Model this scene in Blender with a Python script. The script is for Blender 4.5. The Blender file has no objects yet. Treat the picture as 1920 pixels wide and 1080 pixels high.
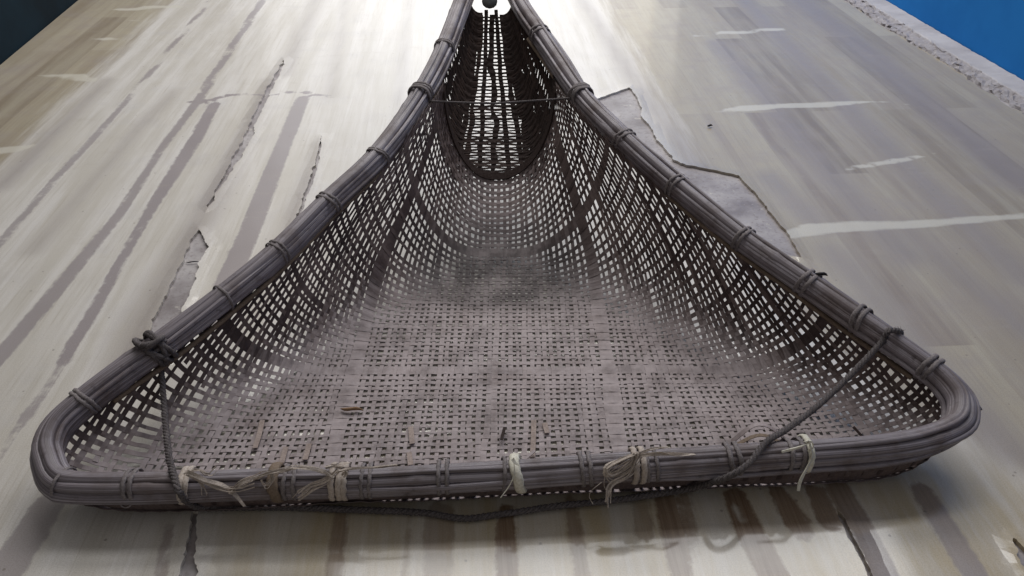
import bpy, math, random
import numpy as np
from mathutils import Vector
from mathutils.geometry import delaunay_2d_cdt

random.seed(7); rng = np.random.default_rng(7)
SC = bpy.context.scene
COL = SC.collection

# ------------------------------------------------------------------ camera
F = 1507.0; PITCH = math.radians(34.6); H = 0.77      # focal length in photo pixels, tilt, height
cam_d = bpy.data.cameras.new('camera'); cam = bpy.data.objects.new('camera', cam_d); COL.objects.link(cam)
cam_d.sensor_width = 36.0; cam_d.lens = 36.0 * F / 1920.0; cam_d.clip_start = 0.02; cam_d.clip_end = 60
cam.location = (0, 0, H); cam.rotation_euler = (math.pi / 2 - PITCH, 0, 0)
SC.camera = cam

# ------------------------------------------------------------------ light
w = bpy.data.worlds.new('World'); SC.world = w; w.use_nodes = True
bg = w.node_tree.nodes['Background']; bg.inputs[0].default_value = (1.0, 0.95, 0.90, 1); bg.inputs[1].default_value = 0.27

def area(name, loc, target, sx, sy, power, col):
    d = bpy.data.lights.new(name, 'AREA'); d.shape = 'RECTANGLE'; d.size = sx; d.size_y = sy
    d.energy = power; d.color = col
    o = bpy.data.objects.new(name, d); COL.objects.link(o); o.location = loc
    o.rotation_euler = (Vector(target) - Vector(loc)).to_track_quat('-Z', 'Y').to_euler()
    return o
# the bright doorway beyond the basket, and the long tube lamp under the ceiling
for i, (sx, sy, z, p) in enumerate(((3.3, 2.5, 1.55, 9), (2.8, 2.2, 1.50, 6.5), (2.3, 1.9, 1.42, 4.5), (1.8, 1.6, 1.35, 3), (1.3, 1.3, 1.25, 1.7), (0.8, 1.0, 1.2, 1.0))):
    area('doorway_light', (-0.25, 5.2 + 0.01 * i, z), (-0.25, 0.0, 0.8), sx, sy, p, (0.93, 0.96, 1.0))
cl = area('overhead_area_light', (0.95, 2.38, 2.60), (0.95, 2.38, 0.0), 3.6, 0.55, 46, (0.97, 0.98, 1.0)); cl.rotation_euler = (0, 0, math.radians(5.2))
area('overhead_area_light', (0.0, 3.60, 2.60), (0.0, 3.60, 0.0), 3.4, 1.2, 88, (1.0, 0.97, 0.93))  # second overhead light, added to make up general brightness; no such lamp seen

SC.view_settings.view_transform = 'Standard'; SC.view_settings.look = 'None'
SC.view_settings.exposure = -0.06; SC.view_settings.gamma = 1.0
SC.view_settings.use_curve_mapping = False
SC.render.engine = 'CYCLES'
SC.cycles.use_denoising = True
SC.cycles.max_bounces = 6

# ------------------------------------------------------------------ helpers
def ray(x, y):
    u = (x - 960) / F; v = (540 - y) / F
    return np.array([u, math.cos(PITCH) + v * math.sin(PITCH), -math.sin(PITCH) + v * math.cos(PITCH)])
def onz(x, y, a=0.0, b=0.0):                     # where a photo pixel meets the plane z = a + b*Y
    d = ray(x, y); t = (a - H) / (d[2] - b * d[1])
    return np.array([0, 0, H]) + t * d
RB = 0.27; RA = 0.055 - RB * 0.66                # the plane of the rim
def onrim(x, y, dz=0.0): return onz(x, y, RA + dz, RB)
def smooth(a, b, x):
    t = np.clip((x - a) / (b - a), 0, 1); return t * t * (3 - 2 * t)

def mesh_obj(name, V, Fc, mat, parent=None, shade=False):
    m = bpy.data.meshes.new(name); m.from_pydata([tuple(map(float, v)) for v in V], [], Fc); m.update()
    if shade: m.polygons.foreach_set('use_smooth', [True] * len(m.polygons))
    o = bpy.data.objects.new(name, m); COL.objects.link(o)
    if mat: m.materials.append(mat)
    if parent: o.parent = parent
    return o
def tag(o, label, cat, group=None):
    o['label'] = label; o['category'] = cat
    if group: o['group'] = group
    return o
def resample(P, step):
    P = np.asarray(P, float); d = np.r_[0, np.cumsum(np.linalg.norm(np.diff(P, axis=0), axis=1))]
    n = max(3, int(d[-1] / step) + 1); s = np.linspace(0, d[-1], n)
    return np.stack([np.interp(s, d, P[:, k]) for k in range(P.shape[1])], 1)
def spline(P, step=0.01, it=3):                   # Chaikin-free Catmull-Rom, then even steps
    P = np.asarray(P, float); Q = np.vstack([2 * P[0] - P[1], P, 2 * P[-1] - P[-2]]); out = []
    for i in range(1, len(Q) - 2):
        for t in np.linspace(0, 1, 14, endpoint=False):
            a, b, c, d = Q[i - 1], Q[i], Q[i + 1], Q[i + 2]
            out.append(0.5 * (2 * b + (c - a) * t + (2 * a - 5 * b + 4 * c - d) * t * t + (3 * b - a - 3 * c + d) * t ** 3))
    out.append(P[-1])
    return resample(out, step)
def frames(P, up=(0, 0, 1)):
    T = np.gradient(P, axis=0); T /= np.linalg.norm(T, axis=1)[:, None] + 1e-12
    U = np.cross(T, np.asarray(up, float)); U /= np.linalg.norm(U, axis=1)[:, None] + 1e-9
    N = np.cross(U, T); return T, U, N
def tube_vf(P, r, n=8, up=(0, 0, 1), V0=0, cap=True, prof=None):
    P = np.asarray(P, float); T, U, N = frames(P, up); r = np.broadcast_to(r, len(P)); V = []; Fc = []
    for i in range(len(P)):
        for k in range(n):
            a = 2 * math.pi * k / n; rr = r[i] * (prof[i, k] if prof is not None else 1)
            V.append(P[i] + rr * (math.cos(a) * U[i] + math.sin(a) * N[i]))
    for i in range(len(P) - 1):
        for k in range(n):
            a = V0 + i * n + k; b = V0 + i * n + (k + 1) % n; Fc.append((a, b, b + n, a + n))
    if cap:
        Fc.append(tuple(V0 + k for k in range(n))[::-1]); Fc.append(tuple(V0 + (len(P) - 1) * n + k for k in range(n)))
    return V, Fc
def tubes(name, paths, mat, parent=None, n=8, up=(0, 0, 1)):
    V = []; Fc = []
    for P, r in paths:
        v, f = tube_vf(P, r, n, up, len(V)); V += v; Fc += f
    return mesh_obj(name, V, Fc, mat, parent, True)
def ribbon_vf(P, S, N, wd, th, V0=0):             # flat strip: S across, N normal
    V = []; Fc = []; wd = np.broadcast_to(wd, len(P))
    for i in range(len(P)):
        a = S[i] * wd[i] / 2; b = N[i] * th / 2
        V += [P[i] - a - b, P[i] + a - b, P[i] + a + b, P[i] - a + b]
    for i in range(len(P) - 1):
        for k in range(4):
            a = V0 + i * 4 + k; b = V0 + i * 4 + (k + 1) % 4; Fc.append((a, b, b + 4, a + 4))
    Fc.append((V0 + 3, V0 + 2, V0 + 1, V0)); e = V0 + (len(P) - 1) * 4; Fc.append((e, e + 1, e + 2, e + 3))
    return V, Fc
def nz(n, scale, amp):                             # smooth 1-D noise
    k = max(4, int(n / scale) + 4); c = rng.normal(0, amp, k)
    x = np.linspace(1, k - 2, n); i = x.astype(int); t = x - i; t = t * t * (3 - 2 * t)
    return c[i] * (1 - t) + c[np.minimum(i + 1, k - 1)] * t

# ------------------------------------------------------------------ materials
class NT:
    def __init__(s, name):
        s.m = bpy.data.materials.new(name); s.m.use_nodes = True; s.t = s.m.node_tree
        s.b = s.t.nodes['Principled BSDF']
    def n(s, ty, **kw):
        x = s.t.nodes.new(ty)
        for k, v in kw.items():
            if k.startswith('i_'):
                key = k[2:]; key = int(key) if key.isdigit() else key
                x.inputs[key].default_value = v
            else: setattr(x, k, v)
        return x
    def l(s, a, b): s.t.links.new(a, b)
    def noise(s, vec, scale, detail=4, rough=0.6):
        x = s.n('ShaderNodeTexNoise'); x.inputs['Scale'].default_value = scale
        x.inputs['Detail'].default_value = detail; x.inputs['Roughness'].default_value = rough
        s.l(vec, x.inputs['Vector']); return x.outputs[0]
    def map(s, vec, scale=(1, 1, 1), rot=(0, 0, 0), loc=(0, 0, 0)):
        x = s.n('ShaderNodeMapping'); x.inputs['Scale'].default_value = scale; x.inputs['Rotation'].default_value = rot
        x.inputs['Location'].default_value = loc; s.l(vec, x.inputs['Vector']); return x.outputs[0]
    def ramp(s, f, stops):
        x = s.n('ShaderNodeValToRGB'); e = x.color_ramp.elements
        while len(e) < len(stops): e.new(0.5)
        for q, (p, c) in zip(e, stops):
            q.position = p; q.color = (*c, 1) if len(c) == 3 else c
        s.l(f, x.inputs[0]); return x.outputs[0]
    def rng_(s, f, a, b, c=0.0, d=1.0, smoothst=True):
        x = s.n('ShaderNodeMapRange'); x.interpolation_type = 'SMOOTHSTEP' if smoothst else 'LINEAR'
        for k, v in zip((1, 2, 3, 4), (a, b, c, d)): x.inputs[k].default_value = v
        s.l(f, x.inputs[0]); return x.outputs[0]
    def math(s, op, a, b=None):
        x = s.n('ShaderNodeMath', operation=op)
        for k, v in ((0, a), (1, b)):
            if v is None: continue
            if isinstance(v, (int, float)): x.inputs[k].default_value = v
            else: s.l(v, x.inputs[k])
        return x.outputs[0]
    def mix(s, f, a, b, mode='MIX'):
        x = s.n('ShaderNodeMix', data_type='RGBA', blend_type=mode)
        for k, v in ((0, f), (6, a), (7, b)):
            if isinstance(v, (int, float)): x.inputs[k].default_value = v
            elif isinstance(v, tuple): x.inputs[k].default_value = (*v, 1)
            else: s.l(v, x.inputs[k])
        return x.outputs[2]
    def attr(s, name): return s.n('ShaderNodeAttribute', attribute_name=name).outputs['Fac']
    def bump(s, h, strength, dist):
        x = s.n('ShaderNodeBump'); x.inputs['Strength'].default_value = strength; x.inputs['Distance'].default_value = dist
        s.l(h, x.inputs['Height']); s.l(x.outputs[0], s.b.inputs['Normal'])
    def set(s, base=None, rough=None, spec=None):
        if base is not None:
            if isinstance(base, tuple): s.b.inputs['Base Color'].default_value = (*base, 1)
            else: s.l(base, s.b.inputs['Base Color'])
        if rough is not None:
            if isinstance(rough, (int, float)): s.b.inputs['Roughness'].default_value = rough
            else: s.l(rough, s.b.inputs['Roughness'])
        if spec is not None: s.b.inputs['Specular IOR Level'].default_value = spec
        return s.m
def coords(t, kind='Object'): return t.n('ShaderNodeTexCoord').outputs[kind]

def strip_mat(name, dark, mid, pale, dust=True, rough=0.62):
    t = NT(name); c = coords(t); r = t.n('ShaderNodeObjectInfo').outputs['Random']
    base = t.ramp(r, [(0.0, dark), (0.55, mid), (1.0, pale)])
    f = t.noise(t.map(c, (240, 240, 240)), 1.0, 5, 0.7)
    base = t.mix(t.rng_(f, 0.3, 0.7, 0.0, 0.42), base, tuple(x * 0.5 for x in dark))
    g = t.noise(c, 9.0, 5, 0.65)                  # settled dust and dried mud, in patches
    if dust: base = t.mix(t.rng_(g, 0.45, 0.72, 0.0, 0.55), base, tuple(min(1, x * 1.5) for x in pale))
    if dust:                                      # dry silt lies on the upward faces
        sp = t.n('ShaderNodeSeparateXYZ'); t.l(t.n('ShaderNodeNewGeometry').outputs['Normal'], sp.inputs[0])
        lie = t.rng_(sp.outputs[2], 0.55, 0.985)
        base = t.mix(t.math('MULTIPLY', lie, t.rng_(t.noise(c, 22, 5, 0.7), 0.25, 0.65, 0.30, 0.85)), base, (0.425, 0.365, 0.370))
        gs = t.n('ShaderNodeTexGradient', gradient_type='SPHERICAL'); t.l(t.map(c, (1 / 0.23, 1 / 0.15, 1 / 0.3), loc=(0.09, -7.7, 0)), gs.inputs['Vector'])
        mud_shade = t.math('MULTIPLY', t.rng_(gs.outputs[1], 0.0, 0.6), t.rng_(t.noise(c, 16, 5, 0.7), 0.3, 0.62, 0.5, 0.95))  # smudge at the back centre: mud plus the bottom's shading, painted into the colour
        base = t.mix(mud_shade, base, (0.034, 0.025, 0.026))
    t.set(base, t.rng_(f, 0.3, 0.7, rough - 0.12, rough + 0.15), 0.35); t.bump(f, 0.5, 0.0006); return t.m
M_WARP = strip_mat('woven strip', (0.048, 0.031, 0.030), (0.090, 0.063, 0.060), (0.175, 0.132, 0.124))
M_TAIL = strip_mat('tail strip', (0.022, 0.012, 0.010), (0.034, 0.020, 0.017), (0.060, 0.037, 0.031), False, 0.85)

def cane_mat():
    t = NT('weathered cane'); a = t.n('ShaderNodeAttribute', attribute_name='along').outputs['Vector']
    fib = t.noise(t.map(a, (2.2, 26.0, 1.0)), 1.0, 6, 0.7)
    blot = t.noise(coords(t), 14.0, 5, 0.65); r = t.n('ShaderNodeObjectInfo').outputs['Random']
    base = t.ramp(fib, [(0.36, (0.030, 0.022, 0.022)), (0.45, (0.200, 0.175, 0.194)), (0.64, (0.420, 0.385, 0.425))])
    base = t.mix(t.rng_(blot, 0.44, 0.66, 0.0, 0.72), base, (0.105, 0.072, 0.062))
    base = t.mix(t.rng_(t.noise(coords(t), 55, 4, 0.7), 0.58, 0.72, 0.0, 0.6), base, (0.04, 0.028, 0.026))
    base = t.mix(t.rng_(r, 0, 1, 0.0, 0.35), base, (0.15, 0.125, 0.13))
    t.set(base, t.rng_(blot, 0.3, 0.7, 0.36, 0.55), 0.45); t.bump(fib, 0.55, 0.0014); return t.m
M_CANE = cane_mat()
def fibre_mat(name, a, b, scale=500, rough=0.75, bump=0.6):
    t = NT(name); c = coords(t); f = t.noise(c, scale, 3); g = t.noise(c, 30, 4)
    base = t.mix(t.rng_(f, 0.3, 0.7), a, b); base = t.mix(t.rng_(g, 0.4, 0.75, 0, 0.5), base, tuple(x * 0.55 for x in a))
    t.set(base, rough, 0.25); t.bump(f, bump, 0.0008); return t.m
M_LASH = fibre_mat('split cane lashing', (0.150, 0.130, 0.132), (0.270, 0.240, 0.240))
M_ROPE = fibre_mat('dirty rope', (0.072, 0.062, 0.063), (0.175, 0.155, 0.156), 700, 0.9, 1.0)
M_RAFFIA = fibre_mat('raffia', (0.40, 0.335, 0.29), (0.58, 0.51, 0.45))
M_PALE = fibre_mat('fresh split cane', (0.60, 0.57, 0.47), (0.80, 0.77, 0.68), 300, 0.5, 0.2)
M_BROWN = fibre_mat('brown splinter', (0.20, 0.115, 0.065), (0.30, 0.19, 0.11))
M_TAN = fibre_mat('tan strip', (0.17, 0.125, 0.09), (0.25, 0.19, 0.145))
M_BLACK = fibre_mat('black scrap', (0.012, 0.011, 0.012), (0.03, 0.028, 0.03))
M_GREY = fibre_mat('grey wood end', (0.30, 0.32, 0.31), (0.42, 0.44, 0.43), 120)

# ------------------------------------------------------------------ floor
PL = math.radians(3.35)                           # the planks of the floor run this far left of the view
def concrete():
    t = NT('bare screed'); c = coords(t); n1 = t.noise(c, 7, 6, 0.65); n2 = t.noise(c, 140, 4)
    base = t.ramp(n1, [(0.36, (0.20, 0.175, 0.178)), (0.5, (0.31, 0.285, 0.29)), (0.66, (0.42, 0.395, 0.395))])
    base = t.mix(t.rng_(n2, 0.5, 0.7, 0, 0.6), base, (0.17, 0.14, 0.14)); n3 = t.noise(c, 38, 6, 0.75); base = t.mix(t.rng_(n3, 0.60, 0.66, 0, 0.6), base, (0.52, 0.49, 0.44))
    t.set(base, t.rng_(n1, 0.3, 0.7, 0.28, 0.42), 0.4); t.bump(n2, 0.25, 0.001); return t.m
FL = mesh_obj('floor', [(-4, -2, -0.004), (4, -2, -0.004), (4, 7, -0.004), (-4, 7, -0.004)], [(0, 1, 2, 3)], concrete())
FL['kind'] = 'structure'

# tears in the floor covering (photo pixels, carried to the floor)
def jag(poly, amp, step=0.0045, closed=True):
    P = [onz(*p)[:2] for p in poly]; out = []
    n = len(P) if closed else len(P) - 1
    for i in range(n):
        a, b = P[i], P[(i + 1) % len(P)]; L = np.linalg.norm(b - a); k = max(1, int(L / step)); nrm = np.array([-(b - a)[1], (b - a)[0]]) / (L + 1e-9); w1 = nz(k + 1, 4, amp * 1.1); w2 = rng.normal(0, amp * 0.3, k + 1)
        for j in range(k):
            q = a + (b - a) * j / k; out.append(q + nrm * ((w1[j] + w2[j]) if j else 0))
    return out
TEARS = [
    jag([(532, 112), (534, 122), (505, 180), (492, 205), (477, 240), (478, 250), (455, 290), (420, 345), (391, 391), (388, 388), (415, 340), (440, 290), (465, 242), (474, 218), (497, 172)], 0.0016),
    jag([(371, 428), (391, 462), (378, 488), (366, 520), (352, 560), (340, 592), (330, 625), (345, 640), (300, 680), (262, 660), (286, 604), (318, 540), (345, 480)], 0.0018),
    jag([(604, 256), (598, 305), (588, 340), (574, 375), (566, 402), (580, 430), (555, 440), (556, 402), (568, 372), (582, 330), (596, 285)], 0.0016),
    jag([(1180, 165), (1192, 180), (1204, 203), (1201, 215), (1222, 243), (1226, 254), (1241, 272), (1262, 300), (1276, 307), (1385, 330), (1412, 358), (1455, 412), (1482, 447), (1502, 484), (1400, 470), (1250, 360), (1140, 260), (1110, 190)], 0.0012),
    jag([(372, 960), (368, 990), (371, 1010), (366, 1040), (370, 1062), (366, 1110), (326, 1110), (338, 1074), (347, 1045), (350, 1020), (358, 985), (362, 960)], 0.0010, 0.003),
    jag([(1568, 958), (1576, 964), (1596, 1000), (1612, 1030), (1632, 1070), (1650, 1110), (1640, 1110), (1622, 1070), (1602, 1030), (1586, 1002), (1573, 975)], 0.0006, 0.003),
    jag([(1899, 1010), (1935, 1045), (1960, 1090), (1935, 1085), (1912, 1055)], 0.0012, 0.003),
]
# the covering ends raggedly along the cement ledge on the right and at the left wall
EDGE_R = [np.array(p) for p in ((1.32, -0.6), (1.285, 0.9), (1.262, 1.6), (1.255, 1.87), (1.215, 2.3), (1.165, 2.9), (1.06, 4.2), (0.92, 6.0))]
def xedge(Y): return np.interp(Y, [p[1] for p in EDGE_R], [p[0] for p in EDGE_R])
LW = [np.array([-1.30, 0.9]), np.array([-1.85, 5.7])]   # foot of the left wall
LWd = (onz(145, 0)[:2] - onz(0, 120)[:2]); LWd /= np.linalg.norm(LWd)
LW0 = onz(0, 120)[:2]
def xleft(Y): return LW0[0] + LWd[0] / LWd[1] * (Y - LW0[1])

def build_cover():
    pts = []; edges = []; outer = []
    ys = [-0.6]
    while ys[-1] < 6.0: ys.append(ys[-1] + (0.010 if 0.4 < ys[-1] < 1.1 else 0.016 if 1.0 < ys[-1] < 2.0 else 0.032 if 0.2 < ys[-1] < 3.2 else 0.12))
    ys = np.array(ys)
    L = []; R = []
    for y in np.arange(-0.6, 6.0, 0.022): R.append((xedge(y) + rng.normal(0, 0.004) + 0.010 * math.sin(y * 9) * math.sin(y * 3.3), y))
    for y in np.arange(5.98, -0.6, -0.25): L.append((xleft(y) + 0.004, y))
    outer = R + L
    def add_loop(loop):
        s = len(pts)
        for p in loop: pts.append(Vector((float(p[0]), float(p[1]))))
        n = len(loop)
        for i in range(n): edges.append((s + i, s + (i + 1) % n))
    add_loop(outer)
    for t in TEARS: add_loop(t)
    for y in ys:
        dx = 0.010 if 0.4 < y < 1.1 else 0.014 if y < 2.0 else 0.022
        lim = 0.75 * y + 0.35 if y > 0 else 0.4
        for x in np.arange(-1.9, 1.4, dx):
            if abs(x) > lim and (int(x / dx) % 8): continue
            if xleft(y) + 0.02 < x < xedge(y) - 0.03:
                pts.append(Vector((x + rng.uniform(-.1, .1) * dx, y + rng.uniform(-.1, .1) * dx)))
    V, E, Fc, *_ = delaunay_2d_cdt(pts, edges, [], 0, 1e-6)
    V = np.array([(v[0], v[1]) for v in V])
    def inside(P, poly):
        poly = np.asarray(poly); x, y = P[:, 0], P[:, 1]; r = np.zeros(len(P), bool); j = len(poly) - 1
        for i in range(len(poly)):
            xi, yi = poly[i]; xj, yj = poly[j]
            if yi != yj:
                c = ((yi > y) != (yj > y)) & (x < (xj - xi) * (y - yi) / (yj - yi) + xi); r ^= c
            j = i
        return r
    Fa = np.array([tuple(f) for f in Fc]); C = V[Fa].mean(1)
    keep = inside(C, outer)
    for t in TEARS: keep &= ~inside(C, t)
    Fa = Fa[keep]
    # border edges get a skirt: the covering is 4 mm thick
    from collections import Counter
    cnt = Counter(); dirn = {}
    for f in Fa:
        for a, b in ((f[0], f[1]), (f[1], f[2]), (f[2], f[0])):
            k = (min(a, b), max(a, b)); cnt[k] += 1; dirn[k] = (a, b)
    near = np.full(len(V), 9.0)
    V3 = np.c_[V, np.zeros(len(V))]
    # torn edges curl up a little, the sheet is slightly wavy
    for ti, t in enumerate(TEARS):
        T = np.asarray(t)
        for i in range(len(V)):
            if T[:, 0].min() - .06 < V[i, 0] < T[:, 0].max() + .06 and T[:, 1].min() - .06 < V[i, 1] < T[:, 1].max() + .06:
                near[i] = min(near[i], np.sqrt(((T - V[i]) ** 2).sum(1)).min())
    V3[:, 2] = 0.0018 * np.exp(-(near / 0.012) ** 2)
    faces = [tuple(int(q) for q in f) for f in Fa]
    verts = [tuple(v) for v in V3]; low = {}
    def lo(i):
        if i not in low: low[i] = len(verts); verts.append((V3[i, 0], V3[i, 1], -0.0038))
        return low[i]
    for k, n in cnt.items():
        if n == 1:
            a, b = dirn[k]; faces.append((int(b), int(a), lo(a), lo(b)))
    return np.array(verts), faces

# stains and worn print: (pixel polyline, half width in px at each point, kind)
CRISP = [
    ([(492, 0), (395, 150), (370, 190), (300, 282), (225, 400), (105, 545), (0, 668), (-120, 800)], [8, 9, 10, 9, 12, 18, 20, 24], 0.9),
    ([(395, 0), (245, 180), (170, 265), (104, 335), (0, 455), (-100, 570)], [5, 7, 9, 9, 10, 12], 0.8),
    ([(402, 195), (370, 255), (345, 295), (290, 380), (255, 440), (215, 510), (175, 585), (140, 640), (118, 680)], [12, 14, 15, 13, 11, 12, 14, 15, 13], 1.0),
    ([(112, 690), (80, 740), (50, 780), (25, 815), (0, 855), (-60, 940)], [8, 9, 14, 8, 8, 10], 0.8),
    ([(567, 185), (545, 240), (520, 300), (492, 370), (470, 430), (430, 520), (400, 600)], [14, 16, 18, 20, 22, 25, 28], 1.0),
    ([(352, 192), (385, 190), (430, 178), (470, 176), (500, 181), (560, 170), (590, 178), (625, 181)], [5, 8, 7, 5, 3, 8, 6, 6], 1.0),
    ([(90, 945), (60, 995), (10, 1070), (-20, 1120)], [32, 36, 40, 44], 0.8),
    ([(318, 985), (308, 1030), (296, 1110)], [10, 13, 15], 0.7), ([(640, 960), (634, 1010), (622, 1110)], [14, 17, 20], 0.75),
    ([(768, 960), (763, 1000), (757, 1110)], [7, 9, 9], 0.5), ([(822, 955), (816, 1000), (808, 1110)], [22, 25, 18], 0.55), ([(848, 950), (848, 1000), (842, 1110)], [6, 8, 8], 0.6),
    ([(950, 955), (948, 1000), (952, 1110)], [17, 21, 25], 1.0), ([(1070, 935), (1079, 1000), (1096, 1110)], [13, 17, 16], 0.75), ([(1085, 1040), (1110, 1110)], [6, 16], 0.5),
    ([(1195, 930), (1208, 1000)], [14, 22], 0.5), ([(1245, 930), (1262, 1000), (1285, 1110)], [22, 26, 22], 0.95), ([(1286, 920), (1300, 1000), (1316, 1050)], [12, 12, 6], 0.8),
    ([(1378, 930), (1402, 990), (1440, 1060), (1465, 1110)], [24, 30, 32, 34], 1.0), ([(1455, 918), (1488, 970), (1505, 1000)], [18, 28, 22], 0.95), ([(1525, 920), (1558, 980)], [18, 26], 0.9),
    ([(1572, 915), (1600, 965), (1635, 1030), (1670, 1100)], [27, 27, 28, 30], 0.85), ([(1728, 920), (1760, 970), (1805, 1040), (1840, 1100)], [22, 26, 28, 28], 0.8),
]
SOFT = [
    ([(592, 0), (560, 70), (530, 140)], [12, 13, 12], 0.8), ([(505, 150), (455, 260), (400, 370), (340, 470), (270, 600), (235, 680)], [14, 18, 26, 30, 40, 40], 0.7),
    ([(648, 0), (640, 80), (622, 180)], [7, 6, 8], 0.6), ([(770, 0), (752, 120), (738, 260)], [6, 5, 5], 0.4), ([(200, 150), (90, 260), (0, 350)], [10, 18, 22], 0.5),
    ([(330, 170), (260, 240), (200, 310), (60, 470)], [6, 10, 8, 14], 0.35), ([(600, 270), (560, 370), (520, 470)], [10, 16, 20], 0.5),
    ([(1090, 0), (1150, 90), (1250, 240), (1370, 400)], [14, 18, 22, 26], 0.35), ([(1395, 0), (1560, 170), (1700, 310), (1920, 520)], [20, 26, 30, 36], 0.55),
    ([(1340, 80), (1420, 170), (1600, 370), (1700, 480)], [18, 24, 30, 40], 0.45), ([(1500, 0), (1640, 110), (1790, 240), (1920, 345)], [26, 34, 38, 44], 0.6),
    ([(1560, 470), (1640, 560), (1760, 690), (1900, 850)], [30, 36, 40, 50], 0.5), ([(1700, 430), (1800, 520), (1920, 620)], [26, 32, 36], 0.6), ([(1440, 330), (1540, 430)], [26, 30], 0.45),
    ([(430, 0), (300, 100), (160, 230), (0, 370), (-200, 540)], [20, 34, 40, 44, 50], 0.0),
]
SCUFF = [
    ([(1298, 67), (1360, 62), (1430, 57), (1492, 52)], [1, 3, 2.5, 0.6]), ([(1338, 209), (1400, 203), (1460, 199), (1550, 196), (1652, 189)], [1, 6, 4, 5, 0.5]),
    ([(1478, 442), (1520, 430), (1600, 424), (1700, 422), (1800, 414), (1925, 404)], [7, 11, 9, 7, 6, 4]), ([(1590, 316), (1690, 300), (1752, 288)], [3, 4, 1]),
    ([(48, 143), (100, 144), (150, 145), (178, 150)], [1, 3, 5, 3]), ([(205, 19), (270, 15), (335, 11)], [0.6, 3, 3]), ([(130, 76), (190, 74), (255, 70)], [0.8, 1.5, 1]), ([(-20, 284), (30, 280), (66, 272)], [6, 6, 2]),
    ([(238, 38), (300, 36)], [0.8, 1.2]), ([(1375, 945), (1392, 975), (1398, 988)], [5, 7, 2]), ([(1448, 930), (1468, 990)], [2, 3]), ([(1505, 965), (1522, 990)], [1, 2]), ([(1700, 195), (1640, 190)], [1, 1]),
    ([(972, 1020), (976, 1060)], [1.5, 1.5]), ([(1330, 885), (1450, 1000)], [0.1, 0.1]),
]
def field(P, strokes, unit):
    out = np.full(len(P), -1.0)
    for s in strokes:
        pts = s[0]; ws = s[1]; val = s[2] if len(s) > 2 else 1.0
        G = [onz(*p)[:2] for p in pts]; W = [np.linalg.norm(onz(p[0] + wpx, p[1])[:2] - g) for p, g, wpx in zip(pts, G, ws)]
        for a, b, wa, wb in zip(G[:-1], G[1:], W[:-1], W[1:]):
            ab = b - a; t = np.clip(((P - a) @ ab) / (ab @ ab), 0, 1)
            d = np.linalg.norm(P - (a + t[:, None] * ab), axis=1); hw = wa + (wb - wa) * t
            f = np.clip((hw - d) / unit, -1, 1); f = np.where(f > 0, f * val, f)
            out = np.maximum(out, f)
    return out
def field_scuff(P, strokes, unit):                 # scuffs are long across and short away, so the width is taken away from the viewer
    out = np.full(len(P), -1.0)
    for pts, ws in strokes:
        G = [onz(*p)[:2] for p in pts]; W = [np.linalg.norm(onz(p[0], p[1] + wpx)[:2] - g) for p, g, wpx in zip(pts, G, ws)]
        for a, b, wa, wb in zip(G[:-1], G[1:], W[:-1], W[1:]):
            ab = b - a; t = np.clip(((P - a) @ ab) / (ab @ ab), 0, 1)
            d = np.linalg.norm(P - (a + t[:, None] * ab), axis=1); hw = wa + (wb - wa) * t
            out = np.maximum(out, np.clip((hw - d) / unit, -1, 1))
    return out

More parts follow.
